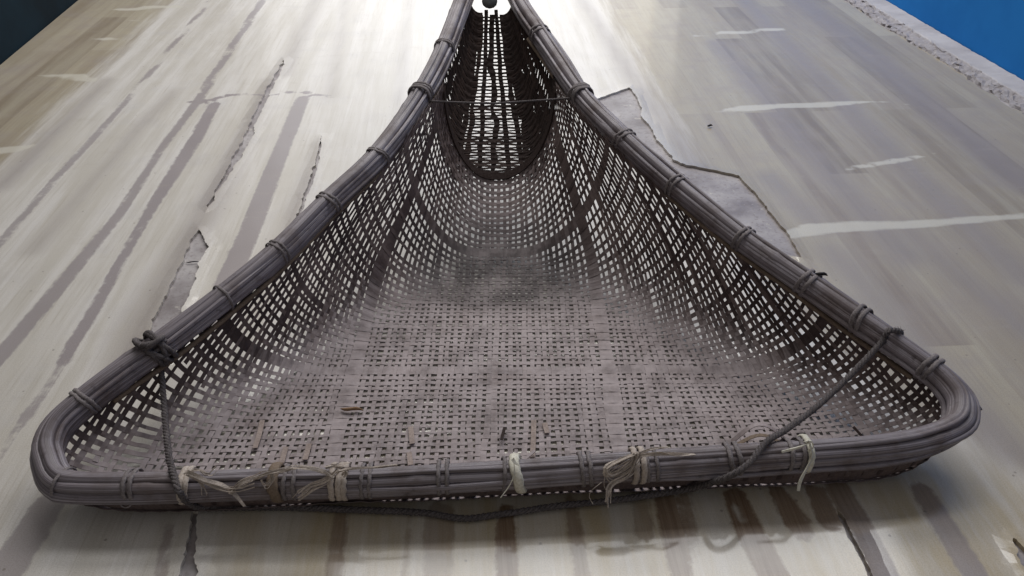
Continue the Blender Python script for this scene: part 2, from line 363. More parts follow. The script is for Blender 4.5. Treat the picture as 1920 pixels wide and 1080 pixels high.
def cover_mat():
    t = NT('worn printed floor covering'); c = coords(t)
    r = t.map(c, rot=(0, 0, -PL))
    n_e = t.noise(c, 75, 5, 0.7); n_b = t.noise(c, 9, 4); n_f = t.noise(c, 260, 4, 0.7)
    streak = t.noise(t.map(r, (26, 1.6, 1)), 1.0, 6, 0.65); fine = t.noise(t.map(r, (190, 5, 1)), 1.0, 5, 0.7)
    # printed planks: long boards, staggered
    br = t.n('ShaderNodeTexBrick'); br.offset = 0.37; br.inputs['Scale'].default_value = 1.0
    br.inputs['Brick Width'].default_value = 0.92; br.inputs['Row Height'].default_value = 0.085; br.inputs['Mortar Size'].default_value = 0.0006
    br.inputs['Color1'].default_value = (0, 0, 0, 1); br.inputs['Color2'].default_value = (1, 1, 1, 1); br.inputs['Mortar'].default_value = (0.2, 0.2, 0.2, 1)
    t.l(t.map(c, rot=(0, 0, -PL - math.pi / 2)), br.inputs['Vector'])
    plank = t.ramp(br.outputs[0], [(0.0, (0.250, 0.200, 0.145)), (0.35, (0.410, 0.355, 0.262)), (0.65, (0.285, 0.232, 0.185)), (1.0, (0.465, 0.412, 0.308))])
    plank = t.mix(t.rng_(streak, 0.35, 0.68, 0, 0.55), plank, (0.47, 0.43, 0.335))
    plank = t.mix(t.rng_(fine, 0.45, 0.75, 0, 0.35), plank, (0.23, 0.195, 0.18))
    plank = t.mix(t.rng_(n_b, 0.45, 0.75, 0, 0.5), plank, (0.325, 0.282, 0.255))
    pale = t.mix(t.rng_(streak, 0.38, 0.66, 0, 1), (0.575, 0.540, 0.485), (0.685, 0.655, 0.620))
    pale = t.mix(t.rng_(n_b, 0.5, 0.78, 0, 0.45), pale, (0.52, 0.50, 0.50))
    pale = t.mix(t.rng_(fine, 0.50, 0.76, 0, 0.55), pale, (0.43, 0.385, 0.315))
    pale = t.mix(t.math('MULTIPLY', t.attr('front'), t.rng_(t.noise(t.map(r, (17, 2.2, 1)), 1.0, 6, 0.7), 0.36, 0.66, 0.25, 0.95)), pale, (0.46, 0.375, 0.235))
    base = t.mix(t.rng_(t.math('ADD', t.attr('worn'), t.math('MULTIPLY', t.math('SUBTRACT', streak, 0.5), 0.9)), 0.3, 0.7), plank, pale)
    soft = t.rng_(t.math('ADD', t.attr('soft'), t.math('MULTIPLY', t.math('SUBTRACT', streak, 0.5), 1.2)), -0.6, 0.9, 0, 0.75)
    base = t.mix(soft, base, (0.290, 0.250, 0.232))
    cr = t.attr('stain'); edge = t.math('ADD', cr, t.math('MULTIPLY', t.math('SUBTRACT', n_e, 0.5), 1.15))
    stain_col = t.mix(t.rng_(fine, 0.35, 0.7, 0, 1), (0.190, 0.122, 0.074), (0.290, 0.215, 0.150))
    stain_col = t.mix(t.attr('cool'), stain_col, (0.325, 0.288, 0.290))
    base = t.mix(t.math('MULTIPLY', t.rng_(t.math('ADD', edge, t.math('MULTIPLY', t.math('SUBTRACT', fine, 0.5), 0.7)), -0.14, 0.42), t.attr('stainval')), base, stain_col)
    sc = t.math('ADD', t.attr('scuff'), t.math('MULTIPLY', t.math('SUBTRACT', n_e, 0.5), 0.5))
    base = t.mix(t.rng_(sc, -0.25, 0.55, 0, 0.70), base, (0.64, 0.61, 0.53))
    base = t.mix(t.rng_(n_f, 0.62, 0.78, 0, 0.45), base, (0.22, 0.185, 0.15))
    grit = t.noise(c, 620, 3, 0.75); base = t.mix(t.rng_(grit, 0.40, 0.66, 0.0, 0.22), base, (0.20, 0.17, 0.14), 'MULTIPLY')
    smear = t.noise(t.map(r, (9, 22, 1)), 1.0, 6, 0.72); base = t.mix(t.rng_(smear, 0.55, 0.75, 0, 0.28), base, (0.40, 0.355, 0.30))
    vor = t.n('ShaderNodeTexVoronoi'); vor.inputs['Scale'].default_value = 26; t.l(c, vor.inputs['Vector'])
    base = t.mix(t.rng_(vor.outputs['Distance'], 0.035, 0.06, 0.55, 0.0), base, (0.16, 0.13, 0.11))
    ro = t.rng_(t.math('ADD', n_b, t.math('MULTIPLY', streak, 0.6)), 0.5, 1.15, 0.34, 0.46)
    t.set(base, ro, 0.35); t.b.inputs['Coat Weight'].default_value = 0.7; t.b.inputs['Coat Roughness'].default_value = 0.10
    hb = t.math('ADD', t.math('MULTIPLY', t.noise(c, 5.5, 2), 2.2), t.math('MULTIPLY', fine, 0.03)); t.bump(hb, 0.10, 0.02)
    return t.m
def floor_cover():
    V, Fc = build_cover(); o = mesh_obj('floor_covering', V, Fc, cover_mat()); o['kind'] = 'structure'
    P = V[:, :2]; me = o.data
    stain = field(P, [(a, b) for a, b, c in CRISP], 0.010)
    # strength of the stain that lies nearest
    best = np.full(len(P), -9.0); val = np.ones(len(P))
    for s in CRISP:
        f = field(P, [(s[0], s[1])], 0.03); m = f > best; best[m] = f[m]; val[m] = s[2]
    soft = field(P, [(a, b) for a, b, c in SOFT if c > 0], 0.05)
    scuff = field_scuff(P, SCUFF, 0.008)
    xr = P[:, 0] * math.cos(PL) + P[:, 1] * math.sin(PL)       # across the planks
    worn = smooth(-1.18, -0.86, xr) * (1 - smooth(0.36, 0.62, xr - 0.25 * smooth(1.1, 0.55, P[:, 1])))
    cool = smooth(-0.25, -0.5, P[:, 0]) + smooth(0.36, 0.42, P[:, 0]) * smooth(0.72, 0.5, P[:, 1]); cool = np.clip(cool, 0, 1)
    for nm, arr in (('stain', stain), ('stainval', val), ('soft', soft), ('scuff', scuff), ('worn', worn), ('cool', cool), ('front', smooth(0.85, 0.62, P[:, 1]) * smooth(-0.42, -0.25, P[:, 0]))):
        a = me.attributes.new(nm, 'FLOAT', 'POINT'); a.data.foreach_set('value', arr.astype(np.float32))
    return o
floor_cover()

# ------------------------------------------------------------------ walls and the cement ledge
def blue_mat(name, col, dark):
    t = NT(name); c = coords(t); n = t.noise(c, 3, 5); m = t.noise(c, 120, 3)
    base = t.mix(t.rng_(n, 0.35, 0.7), col, dark); t.set(base, 0.8, 0.1); t.bump(m, 0.1, 0.002); return t.m
def wall(name, a, b, out, hgt, mat, thick=0.12, z0=0.0, label='', cat='wall'):
    a = np.array(a); b = np.array(b); d = (b - a) / np.linalg.norm(b - a); nrm = np.array([d[1], -d[0]]) * out
    V = []
    for z in (z0, hgt):
        for p in (a, b, b + nrm * thick, a + nrm * thick): V.append((p[0], p[1], z))
    o = mesh_obj(name, V, [(0, 1, 5, 4), (1, 2, 6, 5), (2, 3, 7, 6), (3, 0, 4, 7), (4, 5, 6, 7), (3, 2, 1, 0)], mat)
    tag(o, label, cat); return o
LED_W = 0.085; LED_H = 0.028
def led_in(Y): return xedge(Y) + 0.012
def led_out(Y): return xedge(Y) + 0.112
wa = (led_out(-0.5), -0.5); wb = (led_out(6.0), 6.0)
# the wall follows the ledge; two straight lengths joined into one mesh
def right_wall():
    ys = [-0.5, 0.9, 1.87, 2.9, 4.2, 5.95]; V = []; Fc = []
    for y in ys:
        x = led_out(y)
        V += [(x, y, -0.003), (x, y, 1.6), (x + 0.12, y, 1.6), (x + 0.12, y, -0.003)]
    for i in range(len(ys) - 1):
        for k in range(4):
            a = i * 4 + k; b = i * 4 + (k + 1) % 4; Fc.append((a, b, b + 4, a + 4))
    Fc += [(3, 2, 1, 0), tuple(len(V) - 4 + k for k in range(4))]
    o = mesh_obj('blue_wall', V, Fc, blue_mat('blue wall paint', (0.016, 0.165, 0.50), (0.012, 0.135, 0.43)))
    tag(o, 'bright blue painted wall above the grey cement ledge', 'wall')
right_wall()
def ledge():
    ys = np.arange(-0.5, 5.9, 0.012); V = []; Fc = []; n = len(ys); prof = 9
    for y in ys:
        x0 = led_in(y); x1 = led_out(y) - 0.001
        crumble = 0.010 * (0.5 + 0.5 * math.sin(y * 5.1 + 1)) 
        for k, (fx, z) in enumerate(((0, -0.0035), (0.02, 0.003), (0.08, 0.006), (0.16, 0.007), (0.22, 0.009), (0.27, 0.013), (0.32, 0.016), (0.7, 0.0165), (1, 0.017))):
            j = (rng.normal(0, 0.0018) if 0 < k < 6 else rng.normal(0, 0.0006)); jx = rng.normal(0, 0.003) if 0 <= k < 6 else 0
            V.append((x0 + (x1 - x0) * fx + jx - crumble * (k < 4), y, max(-0.0035, z + (j if k else 0))))
    for i in range(n - 1):
        for k in range(prof - 1):
            a = i * prof + k; Fc.append((a, a + 1, a + 1 + prof, a + prof))
    t = NT('crumbling cement'); c = coords(t); g = t.noise(c, 60, 6, 0.7); h = t.noise(c, 8, 4); pz = t.n('ShaderNodeSeparateXYZ'); t.l(c, pz.inputs[0]); top = t.rng_(pz.outputs[2], 0.0135, 0.0155)
    base = t.ramp(g, [(0.32, (0.10, 0.085, 0.085)), (0.44, (0.27, 0.25, 0.26)), (0.7, (0.36, 0.345, 0.365))])
    base = t.mix(t.rng_(h, 0.4, 0.7, 0, 0.5), base, (0.32, 0.305, 0.325))
    base = t.mix(top, base, t.mix(t.rng_(h, 0.3, 0.7), (0.36, 0.345, 0.36), (0.46, 0.445, 0.46))); t.set(base, 0.7, 0.3); t.bump(g, 0.12, 0.004)
    o = mesh_obj('cement_ledge', V, Fc, t.m)
    tag(o, 'low crumbling grey cement ledge at the foot of the blue wall', 'ledge')
    
ledge()
la = LW0 - LWd * 3.2; lb = LW0 + LWd * 4.2
wall('dark_wall', la, lb, -1, 1.2, blue_mat('dark navy paint', (0.006, 0.017, 0.026), (0.004, 0.009, 0.013)), z0=-0.003, label='dark navy wall along the brown edge of the floor', cat='wall')

# ------------------------------------------------------------------ the basket
BASKET = bpy.data.objects.new('fishing_basket', None); COL.objects.link(BASKET)
BASKET.location = (0, 0, 0); BASKET.empty_display_size = 0.1
tag(BASKET, 'large triangular woven bamboo scoop basket lying on the worn floor', 'basket')

LEFT = [(92, 868), (88, 838), (108, 797), (160, 750), (230, 697), (290, 655), (415, 560), (520, 473), (618, 377), (710, 290), (787, 178), (832, 92), (862, 15), (893, -70), (912, -130)]
FRONT = [(150, 912), (330, 911), (520, 905), (690, 902), (830, 895), (970, 888), (1090, 880), (1230, 871), (1370, 862), (1500, 852), (1640, 841), (1725, 827)]
RIGHT = [(1790, 800), (1803, 768), (1790, 735), (1740, 688), (1610, 597), (1510, 527), (1395, 448), (1272, 350), (1172, 262), (1090, 178), (1015, 68), (975, 5), (945, -70), (934, -130)]
rimL = np.array([onrim(*p) for p in LEFT]); rimF = np.array([onrim(*p) for p in FRONT]); rimR = np.array([onrim(*p) for p in RIGHT])
RIM = spline(np.vstack([rimL[::-1], [onrim(108, 900)], rimF, rimR]), 0.008)
_c = onrim(92, 868); 
sl = rimL[1:]; sr = rimR[2:]
def xL(Y): return np.interp(Y, sl[:, 1], sl[:, 0])
def xR(Y): return np.interp(Y, sr[:, 1], sr[:, 0])
def zrim(Y): return RA + RB * Y
XC = -0.03
# flat bottom: its left and right edge on the floor
FLL = np.array([onz(*p)[:2] for p in ((940, 490), (700, 610), (560, 695), (450, 780), (300, 862))])[::-1]
FLR = np.array([onz(*p)[:2] for p in ((960, 490), (1130, 570), (1400, 690), (1560, 770), (1690, 840))])[::-1]
YD = np.linspace(0.4, 2.0, 801)
def blur(a, sig):
    k = np.exp(-0.5 * (np.arange(-90, 91) * 0.002 / sig) ** 2); k /= k.sum(); return np.convolve(np.pad(a, 90, mode='edge'), k, 'valid')
_wl = blur(np.interp(YD, np.r_[FLL[:-1, 1], 1.17, 1.25, 1.4], np.r_[FLL[:-1, 0], XC - 0.040, XC - 0.006, XC - 0.004]), 0.035)
_wr = blur(np.interp(YD, np.r_[FLR[:-1, 1], 1.17, 1.25, 1.4], np.r_[FLR[:-1, 0], XC + 0.055, XC + 0.006, XC + 0.004]), 0.035)
def wl(Y): return np.interp(Y, YD, _wl)
def wr(Y): return np.interp(Y, YD, _wr)
_xl = blur(np.interp(YD, sl[:, 1], sl[:, 0]), 0.012); _xr = blur(np.interp(YD, sr[:, 1], sr[:, 0]), 0.012)
def xL(Y): return np.interp(Y, YD, _xl)
def xR(Y): return np.interp(Y, YD, _xr)
BARS = np.polyfit(rimF[:, 0], rimF[:, 1], 1)[0]
YBAR = np.interp(XC, rimF[:, 0], rimF[:, 1])
CEN = spline([(YBAR + 0.000, 0.034), (YBAR + 0.004, 0.018), (YBAR + 0.016, 0.004), (YBAR + 0.07, 0.0028), (0.85, 0.0028), (1.00, 0.0028), (1.13, 0.005), (1.20, 0.016), (1.27, 0.050), (1.335, 0.100)], 0.004)
CARC = np.r_[0, np.cumsum(np.linalg.norm(np.diff(CEN, axis=0), axis=1))]
TLEN = CARC[-1]
NS = 90
def section(tt):
    Yc = np.interp(tt, CARC, CEN[:, 0]); z0 = np.interp(tt, CARC, CEN[:, 1])
    k = 0.42 * smooth(1.0, 1.33, Yc); skew = BARS * (1 - smooth(0.66, 0.95, Yc))
    inset = 0.012 + 0.018 * smooth(1.05, 1.33, Yc) + 0.055 * (1 - smooth(0.0, 0.065, tt))
    halves = []
    for s in (-1, 1):
        Yr = Yc
        for _ in range(6):
            xr_ = (xL(Yr) + inset) if s < 0 else (xR(Yr) - inset)
            h = zrim(Yr) - 0.004; Yr = Yc + skew * (xr_ - XC) + k * max(h - z0, 0)
        wd = wl(Yc + skew * (xr_ - XC)) if s < 0 else wr(Yc + skew * (xr_ - XC)); wd = XC + (wd - XC) * 0.84; wd = (max if s < 0 else min)(wd, xr_ - s * 0.04)
        a = np.linspace(0, 1, 30); x1 = XC + (wd - XC) * a
        ph = np.linspace(0, math.pi / 2, 60)[1:]
        x2 = wd + (xr_ - wd) * np.sin(ph) ** 0.92; z2 = z0 + (h - z0) * (1 - np.cos(ph)) ** 0.95
        x = np.r_[x1, x2]; z = np.r_[np.full(30, z0), z2]
        y = Yc + skew * (x - XC) + k * (z - z0)
        P = np.stack([x, y, z], 1); d = np.r_[0, np.cumsum(np.linalg.norm(np.diff(P, axis=0), axis=1))]
        halves.append((P, d))
    return halves
TS = np.linspace(0, TLEN, 300)
SEC = [section(t) for t in TS]
SMAX = {s: np.array([h[0 if s < 0 else 1][1][-1] for h in SEC]) for s in (-1, 1)}
SG = np.linspace(0, 0.72, 241); GRID = {}
for s in (-1, 1):
    G = np.zeros((len(TS), len(SG), 3))
    for i, h in enumerate(SEC):
        P, d = h[0 if s < 0 else 1]
        dir_ = (P[-1] - P[-3]) / np.linalg.norm(P[-1] - P[-3])
        for k in range(3):
            G[i, :, k] = np.interp(SG, d, P[:, k]); G[i, :, k] += np.maximum(SG - d[-1], 0) * dir_[k]
    GRID[s] = G
def surf(t, s):
    t = np.asarray(t, float); s = np.asarray(s, float)
    a = np.clip(t / TLEN * (len(TS) - 1), 0, len(TS) - 1.001); i = a.astype(int); fa = (a - i)[:, None]
    b = np.clip(np.abs(s) / SG[-1] * (len(SG) - 1), 0, len(SG) - 1.001); j = b.astype(int); fb = (b - j)[:, None]
    out = np.zeros((len(t), 3))
    for sg in (-1, 1):
        G = GRID[sg]; m = (s < 0) if sg < 0 else (s >= 0)
        q = (G[i, j] * (1 - fa) * (1 - fb) + G[i + 1, j] * fa * (1 - fb) + G[i, j + 1] * (1 - fa) * fb + G[i + 1, j + 1] * fa * fb)
        out[m] = q[m]
    return out
def smax(t, sg): return np.interp(t, TS, SMAX[sg])
def surf_frame(t, s):
    e = 0.003
    P = surf(t, s); A = surf(t, np.asarray(s) + e) - surf(t, np.asarray(s) - e); B = surf(np.clip(np.asarray(t) + e, 0, TLEN), s) - surf(np.clip(np.asarray(t) - e, 0, TLEN), s)
    A /= np.linalg.norm(A, axis=1)[:, None] + 1e-12; B /= np.linalg.norm(B, axis=1)[:, None] + 1e-12
    N = np.cross(A, B); N /= np.linalg.norm(N, axis=1)[:, None] + 1e-12
    return P, A, B, N

def positions(lo, hi, pitch, wides, wpitch):
    out = []; x = lo; wides = sorted(wides)
    while x < hi:
        wd = [q for q in wides if x <= q < x + pitch]
        if wd: out.append((x + wpitch / 2 - pitch / 2, True)); x += wpitch
        else: out.append((x, False)); x += pitch
    return out
WARPS = positions(-0.68, 0.68, 0.0105, (-0.200, 0.168), 0.0245)
YB = lambda Y: float(np.interp(Y, CEN[:, 0], CARC))
WEFTS = positions(0.004, TLEN, 0.0108, (0.006, 0.027, 0.049, YB(0.905), YB(1.205)), 0.0215)
AMP = 0.0006; TH = 0.0007
wefts_t = np.array([p for p, _ in WEFTS]); warps_s = np.array([p for p, _ in WARPS])
wob_w = [nz(120, 9, 0.0011) for _ in WARPS]; wob_f = [nz(240, 12, 0.0010) for _ in WEFTS]
def lean(s0, t):                                   # strips on the side walls draw together towards the throat
    g = 1 - 0.27 * smooth(0.06, 0.42, np.asarray(t, float)); a = 0.215
    return np.where(np.abs(s0) > a, np.sign(s0) * (a + (np.abs(s0) - a) * g), s0)
GONE = {-42: (0.10, 0.21), -41: (0.03, 0.16), -45: (0.02, 0.09), -46: (0.04, 0.12), -36: (0.05, 0.10), 46: (0.02, 0.06), -38: (0.17, 0.20)}   # broken-out lengths
i0 = int(np.argmin(np.abs(warps_s)))
def weave_warps():
    for i, (s0, wide) in enumerate(WARPS):
        sg = -1 if s0 < 0 else 1
        # the lengths of mat where this strip lies inside the rims
        T = np.linspace(0, TLEN, 600); ok = np.abs(lean(s0, T)) < smax(T, sg) + 0.002
        gone = GONE.get(i - i0)
        if gone: ok &= ~((T > gone[0]) & (T < gone[1]))
        idx = np.where(ok)[0]
        if len(idx) < 8: continue
        runs = np.split(idx, np.where(np.diff(idx) > 1)[0] + 1)
        for rr in runs:
            if len(rr) < 8: continue
            ta, tb = T[rr[0]], T[rr[-1]]
            inside_j = [j for j, t in enumerate(wefts_t) if ta <= t <= tb]
            if len(inside_j) < 2: continue
            t = []; off = []
            for j in range(inside_j[0], inside_j[-1] + 1):
                t.append(wefts_t[j]); off.append(AMP if (i + j) % 2 else -AMP)
                if j < inside_j[-1]: t.append((wefts_t[j] + wefts_t[j + 1]) / 2); off.append(0)
            t = np.r_[max(ta, t[0] - 0.006), t, min(tb, t[-1] + 0.006)]; off = np.r_[off[0] * 0.4, off, off[-1] * 0.4]
            s = lean(s0, t) + np.interp(t, np.linspace(0, TLEN, 120), wob_w[i])
            if len(t) < 3: continue
            P, A, B, N = surf_frame(t, s)
            wd = (0.0215 if wide else 0.0063 + rng.normal(0, 0.0009)) * (1 + np.interp(t, np.linspace(0, TLEN, 120), nz(120, 12, 0.11)))
            if not wide: wd = wd * (1.0 - 0.16 * smooth(0.012, 0.05, P[:, 2]))
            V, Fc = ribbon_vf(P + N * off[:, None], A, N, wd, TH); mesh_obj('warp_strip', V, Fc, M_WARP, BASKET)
def weave_wefts():
    for j, (t0, wide) in enumerate(WEFTS):
        a = -smax(t0, -1) - 0.002; b = smax(t0, 1) + 0.002
        ws = lean(warps_s, t0); ii = [i for i, s in enumerate(ws) if a < s < b]
        s = []; off = []
        for i in range(ii[0], ii[-1] + 1):
            s.append(ws[i]); off.append(-AMP if (i + j) % 2 else AMP)
            if i < ii[-1]: s.append((ws[i] + ws[i + 1]) / 2); off.append(0)
        s = np.r_[a, s, b]; off = np.r_[off[0] * 0.4, off, off[-1] * 0.4]
        keep = np.r_[True, np.diff(s) > 1e-5]; s = s[keep]; off = off[keep]
        u = np.linspace(-0.7, 0.7, 240)
        t = np.clip(t0 + np.interp(s, u, wob_f[j]), 0, TLEN)
        P, A, B, N = surf_frame(t, s)
        wd = ((0.0262 if t0 < 0.075 else 0.0190) if wide else 0.0057 + rng.normal(0, 0.0007)) * (1 + np.interp(s, u, nz(240, 14, 0.11)))
        if not wide: wd = wd * (1.00 + 0.16 * smooth(0.012, 0.05, P[:, 2]))
        V, Fc = ribbon_vf(P + N * off[:, None], B, N, wd, TH)
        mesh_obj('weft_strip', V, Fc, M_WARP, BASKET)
weave_warps(); weave_wefts()

# the pocket behind the throat: broad dark stakes and many thin rows
TQ = 60
def tail_pt(v, q):                                 # v 0..1 from throat to the tied end, q -1..1 across
    v = np.asarray(v, float); q = np.asarray(q, float)
    Yb = 1.352 + (1.665 - 1.352) * v; zb = 0.085 + (0.293 - 0.085) * v - 0.028 * np.sin(math.pi * np.clip(v, 0, 1)) 
    half = np.interp(v, [0, 0.25, 0.5, 0.75, 1.0], [0.112, 0.108, 0.088, 0.064, 0.044])
    xc = -0.032 - 0.010 * v
    zr = RA + RB * (Yb + 0.03) - 0.006
    aq = np.abs(q); up = np.clip((aq - 0.30) / 0.70, 0, 1)
    x = xc + half * np.sign(q) * np.where(aq < 0.3, aq / 0.3 * 0.52, 0.52 + 0.48 * np.sin(up * math.pi / 2))
    z = zb + (zr - zb) * (1 - np.cos(up * math.pi / 2)) ** 1.0
    y = Yb + 0.30 * (z - zb)
    return np.stack([x, y, z], 1)
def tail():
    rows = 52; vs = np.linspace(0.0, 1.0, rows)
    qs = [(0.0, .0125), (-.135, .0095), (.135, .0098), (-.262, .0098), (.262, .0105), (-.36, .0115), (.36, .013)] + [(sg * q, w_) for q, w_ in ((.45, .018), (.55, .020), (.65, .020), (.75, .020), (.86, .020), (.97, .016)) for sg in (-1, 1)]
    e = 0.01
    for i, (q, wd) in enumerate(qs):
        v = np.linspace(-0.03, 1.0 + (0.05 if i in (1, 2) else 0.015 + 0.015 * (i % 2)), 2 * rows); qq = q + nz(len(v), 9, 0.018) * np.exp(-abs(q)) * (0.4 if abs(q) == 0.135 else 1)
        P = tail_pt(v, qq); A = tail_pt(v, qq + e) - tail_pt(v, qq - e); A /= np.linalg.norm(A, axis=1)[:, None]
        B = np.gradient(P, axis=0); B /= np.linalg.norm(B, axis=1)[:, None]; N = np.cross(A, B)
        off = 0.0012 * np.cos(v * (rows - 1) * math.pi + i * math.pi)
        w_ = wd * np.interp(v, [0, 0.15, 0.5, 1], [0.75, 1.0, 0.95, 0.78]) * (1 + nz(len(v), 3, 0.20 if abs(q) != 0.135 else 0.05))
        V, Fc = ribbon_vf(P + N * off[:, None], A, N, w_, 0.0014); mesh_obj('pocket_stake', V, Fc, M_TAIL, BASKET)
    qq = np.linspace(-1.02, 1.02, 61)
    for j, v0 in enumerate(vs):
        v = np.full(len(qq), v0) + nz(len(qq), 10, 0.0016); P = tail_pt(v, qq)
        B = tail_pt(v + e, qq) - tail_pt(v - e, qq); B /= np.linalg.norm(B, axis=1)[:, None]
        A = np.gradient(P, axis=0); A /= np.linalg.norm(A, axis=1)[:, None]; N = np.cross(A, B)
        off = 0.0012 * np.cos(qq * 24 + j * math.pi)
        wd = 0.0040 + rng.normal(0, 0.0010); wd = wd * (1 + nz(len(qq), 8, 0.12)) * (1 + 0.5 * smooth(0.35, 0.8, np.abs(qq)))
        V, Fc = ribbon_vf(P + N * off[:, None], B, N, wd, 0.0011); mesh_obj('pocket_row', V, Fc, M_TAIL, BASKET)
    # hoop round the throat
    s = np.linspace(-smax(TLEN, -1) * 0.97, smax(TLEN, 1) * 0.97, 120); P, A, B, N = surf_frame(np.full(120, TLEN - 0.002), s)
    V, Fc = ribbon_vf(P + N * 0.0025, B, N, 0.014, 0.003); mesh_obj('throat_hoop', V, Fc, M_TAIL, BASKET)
tail()

# rim: a bundle of canes bent round both front corners
RT, RU, RN = frames(RIM)
INW = RU.copy(); cen = np.array([-0.02, 0.95, 0.13])
flip = np.sign(((cen - RIM) * INW).sum(1)); flip[flip == 0] = 1; INW *= flip[:, None]     # towards the inside of the triangle
def rim_cane(du, dn, r, seed, jit=0.0015, a=0, b=None):
    n = len(RIM); b = b or n
    P = RIM + INW * (du + nz(n, 22, jit))[:, None] + RN * (dn + nz(n, 25, jit))[:, None]
    P = P[a:b]; k = 12; m = len(P)
    prof = np.ones((m, k)) + np.stack([nz(m, 60, 0.05) for _ in range(k)], 1) * 0.7 + rng.normal(0, 0.012, (1, k))
    dd = np.arange(m) * 0.008; node = sum(0.16 * np.exp(-((dd - d0) / 0.007) ** 2) for d0 in np.arange(rng.uniform(0, 0.3), dd[-1], rng.uniform(0.24, 0.36)))
    V, Fc = tube_vf(P, r * (1 + nz(m, 14, 0.05) + node), k, prof=prof)
    o = mesh_obj('rim_cane', V, Fc, M_CANE, BASKET, True)
    at = o.data.attributes.new('along', 'FLOAT_VECTOR', 'POINT'); d = np.arange(m) * 0.008
    arr = np.zeros((m * k, 3), np.float32); arr[:, 0] = np.repeat(d, k) + seed * 7; ang = np.tile(np.arange(k) / k, m); arr[:, 1] = np.minimum(ang, 1 - ang) + seed; at.data.foreach_set('vector', arr.ravel()); return o
for k_, (du, dn, r_, j_) in enumerate(((0.0035, 0.0085, 0.0086, .0009), (-0.0085, 0.0062, 0.0068, .0012), (0.0120, -0.0005, 0.0066, .0012), (0.0085, -0.0100, 0.0072, .0012), (-0.0125, -0.0040, 0.0064, .0014), (-0.0060, -0.0115, 0.0072, .0012), (0.0, -0.001, 0.0085, .0005),
        (-0.0020, 0.0148, 0.0032, .0016), (-0.0130, 0.0030, 0.0036, .0020), (0.0120, 0.0065, 0.0034, .0016), (0.0150, -0.0070, 0.0036, .0018), (-0.0125, -0.0095, 0.0038, .0018), (0.0012, -0.0160, 0.0040, .0014))):
    rim_cane(du, dn, r_, k_ + 1, j_)
# thin tan strip bound inside the rim
def inner_strip():
    n = len(RIM)
    for a, b in ((int(n * 0.10), int(n * 0.335)), (int(n * 0.665), int(n * 0.90))):
        P = RIM[a:b] + INW[a:b] * (0.013 + nz(b - a, 15, 0.0012))[:, None] + RN[a:b] * (-0.019 + nz(b - a, 15, 0.0015))[:, None]
        tubes('inner_strip', [(P, 0.0038)], M_TAN, BASKET, 6)
inner_strip()

# lashings
def rim_at(px):
    q = onrim(*px); return int(np.argmin(((RIM - q) ** 2).sum(1)))
def lash(px, offs, r=0.0021, name='lashing', mat=None, big=1.0, slant=0.0):
    big *= 0.95; slant = slant + rng.normal(0, 0.0022); r = r * rng.uniform(0.82, 1.2); offs = [o + rng.normal(0, 0.0009) for o in offs]
    i = rim_at(px); T, I, N = RT[i], INW[i], RN[i]; paths = []
    for o in offs:
        a = np.linspace(0, 2 * math.pi, 37); c = np.cos(a); s = np.sin(a); p = 0.8
        ex = np.sign(c) * np.abs(c) ** p * (0.0198 * big); ez = np.sign(s) * np.abs(s) ** p * (0.0192 * big)
        P = RIM[i] + T * (o + slant * np.sin(a)[:, None] + rng.normal(0, 0.0004, (37, 1))) + I * (ex + 0.001)[:, None] + N * (ez - 0.0005)[:, None]
        paths.append((P, r))
    V = []; Fc = []
    for P, rr in paths:
        Tn = np.gradient(P, axis=0); Tn /= np.linalg.norm(Tn, axis=1)[:, None]
        S = np.tile(T, (len(P), 1)); Nn = np.cross(S, Tn); Nn /= np.linalg.norm(Nn, axis=1)[:, None]
        k = 8; v0 = len(V)
        for q in range(len(P)):
            for m in range(k):
                aa = 2 * math.pi * m / k; V.append(P[q] + S[q] * math.cos(aa) * rr * 1.2 + Nn[q] * math.sin(aa) * rr * 0.6)
        for q in range(len(P) - 1):
            for m in range(k):
                A = v0 + q * k + m; B = v0 + q * k + (m + 1) % k; Fc.append((A, B, B + k, A + k))
    return mesh_obj(name, V, Fc, mat or M_LASH, BASKET, True)
for px in ((160, 750), (415, 560), (520, 473), (618, 377), (710, 290), (832, 92)): lash(px, (-0.0030, 0.0030) if px[0] != 415 else (0.0,), slant=0.002)
for px in ((1015, 68), (1172, 262), (1272, 350), (1395, 448), (1515, 528), (1613, 597), (1742, 690)): lash(px, (-0.0048, 0.0048), 0.0023)
for px in ((787, 178), (1090, 178)):
    lash(px, (-0.009, -0.003, 0.004), 0.0026, big=1.04, slant=0.003); lash(px, (0.008,), 0.0026, big=1.08, slant=-0.006)
for px, of in (((127, 905), (0,)), ((252, 912), (-.004, .004)), ((545, 906), (-.006, .004)), ((688, 902), (-.005, .005)), ((827, 895), (-.0038, .0038)), ((943, 889), (0,)), ((1092, 880), (-.0055, .0055)), ((1222, 872), (-.008, .003)), ((1370, 862), (-.0045, .0045)), ((1482, 853), (-.006, .006))):
    lash(px, of, 0.0022)
# cord tied across the throat
pa = onrim(808, 190); pb = onrim(1070, 184)
mid = (pa + pb) / 2 - np.array([0, 0, 0.006])
tubes('cross_cord', [(spline([pa, (pa * .6 + pb * .4) - [0, 0, .006], mid, pb], 0.006), 0.0018)], M_ROPE, BASKET, 6)
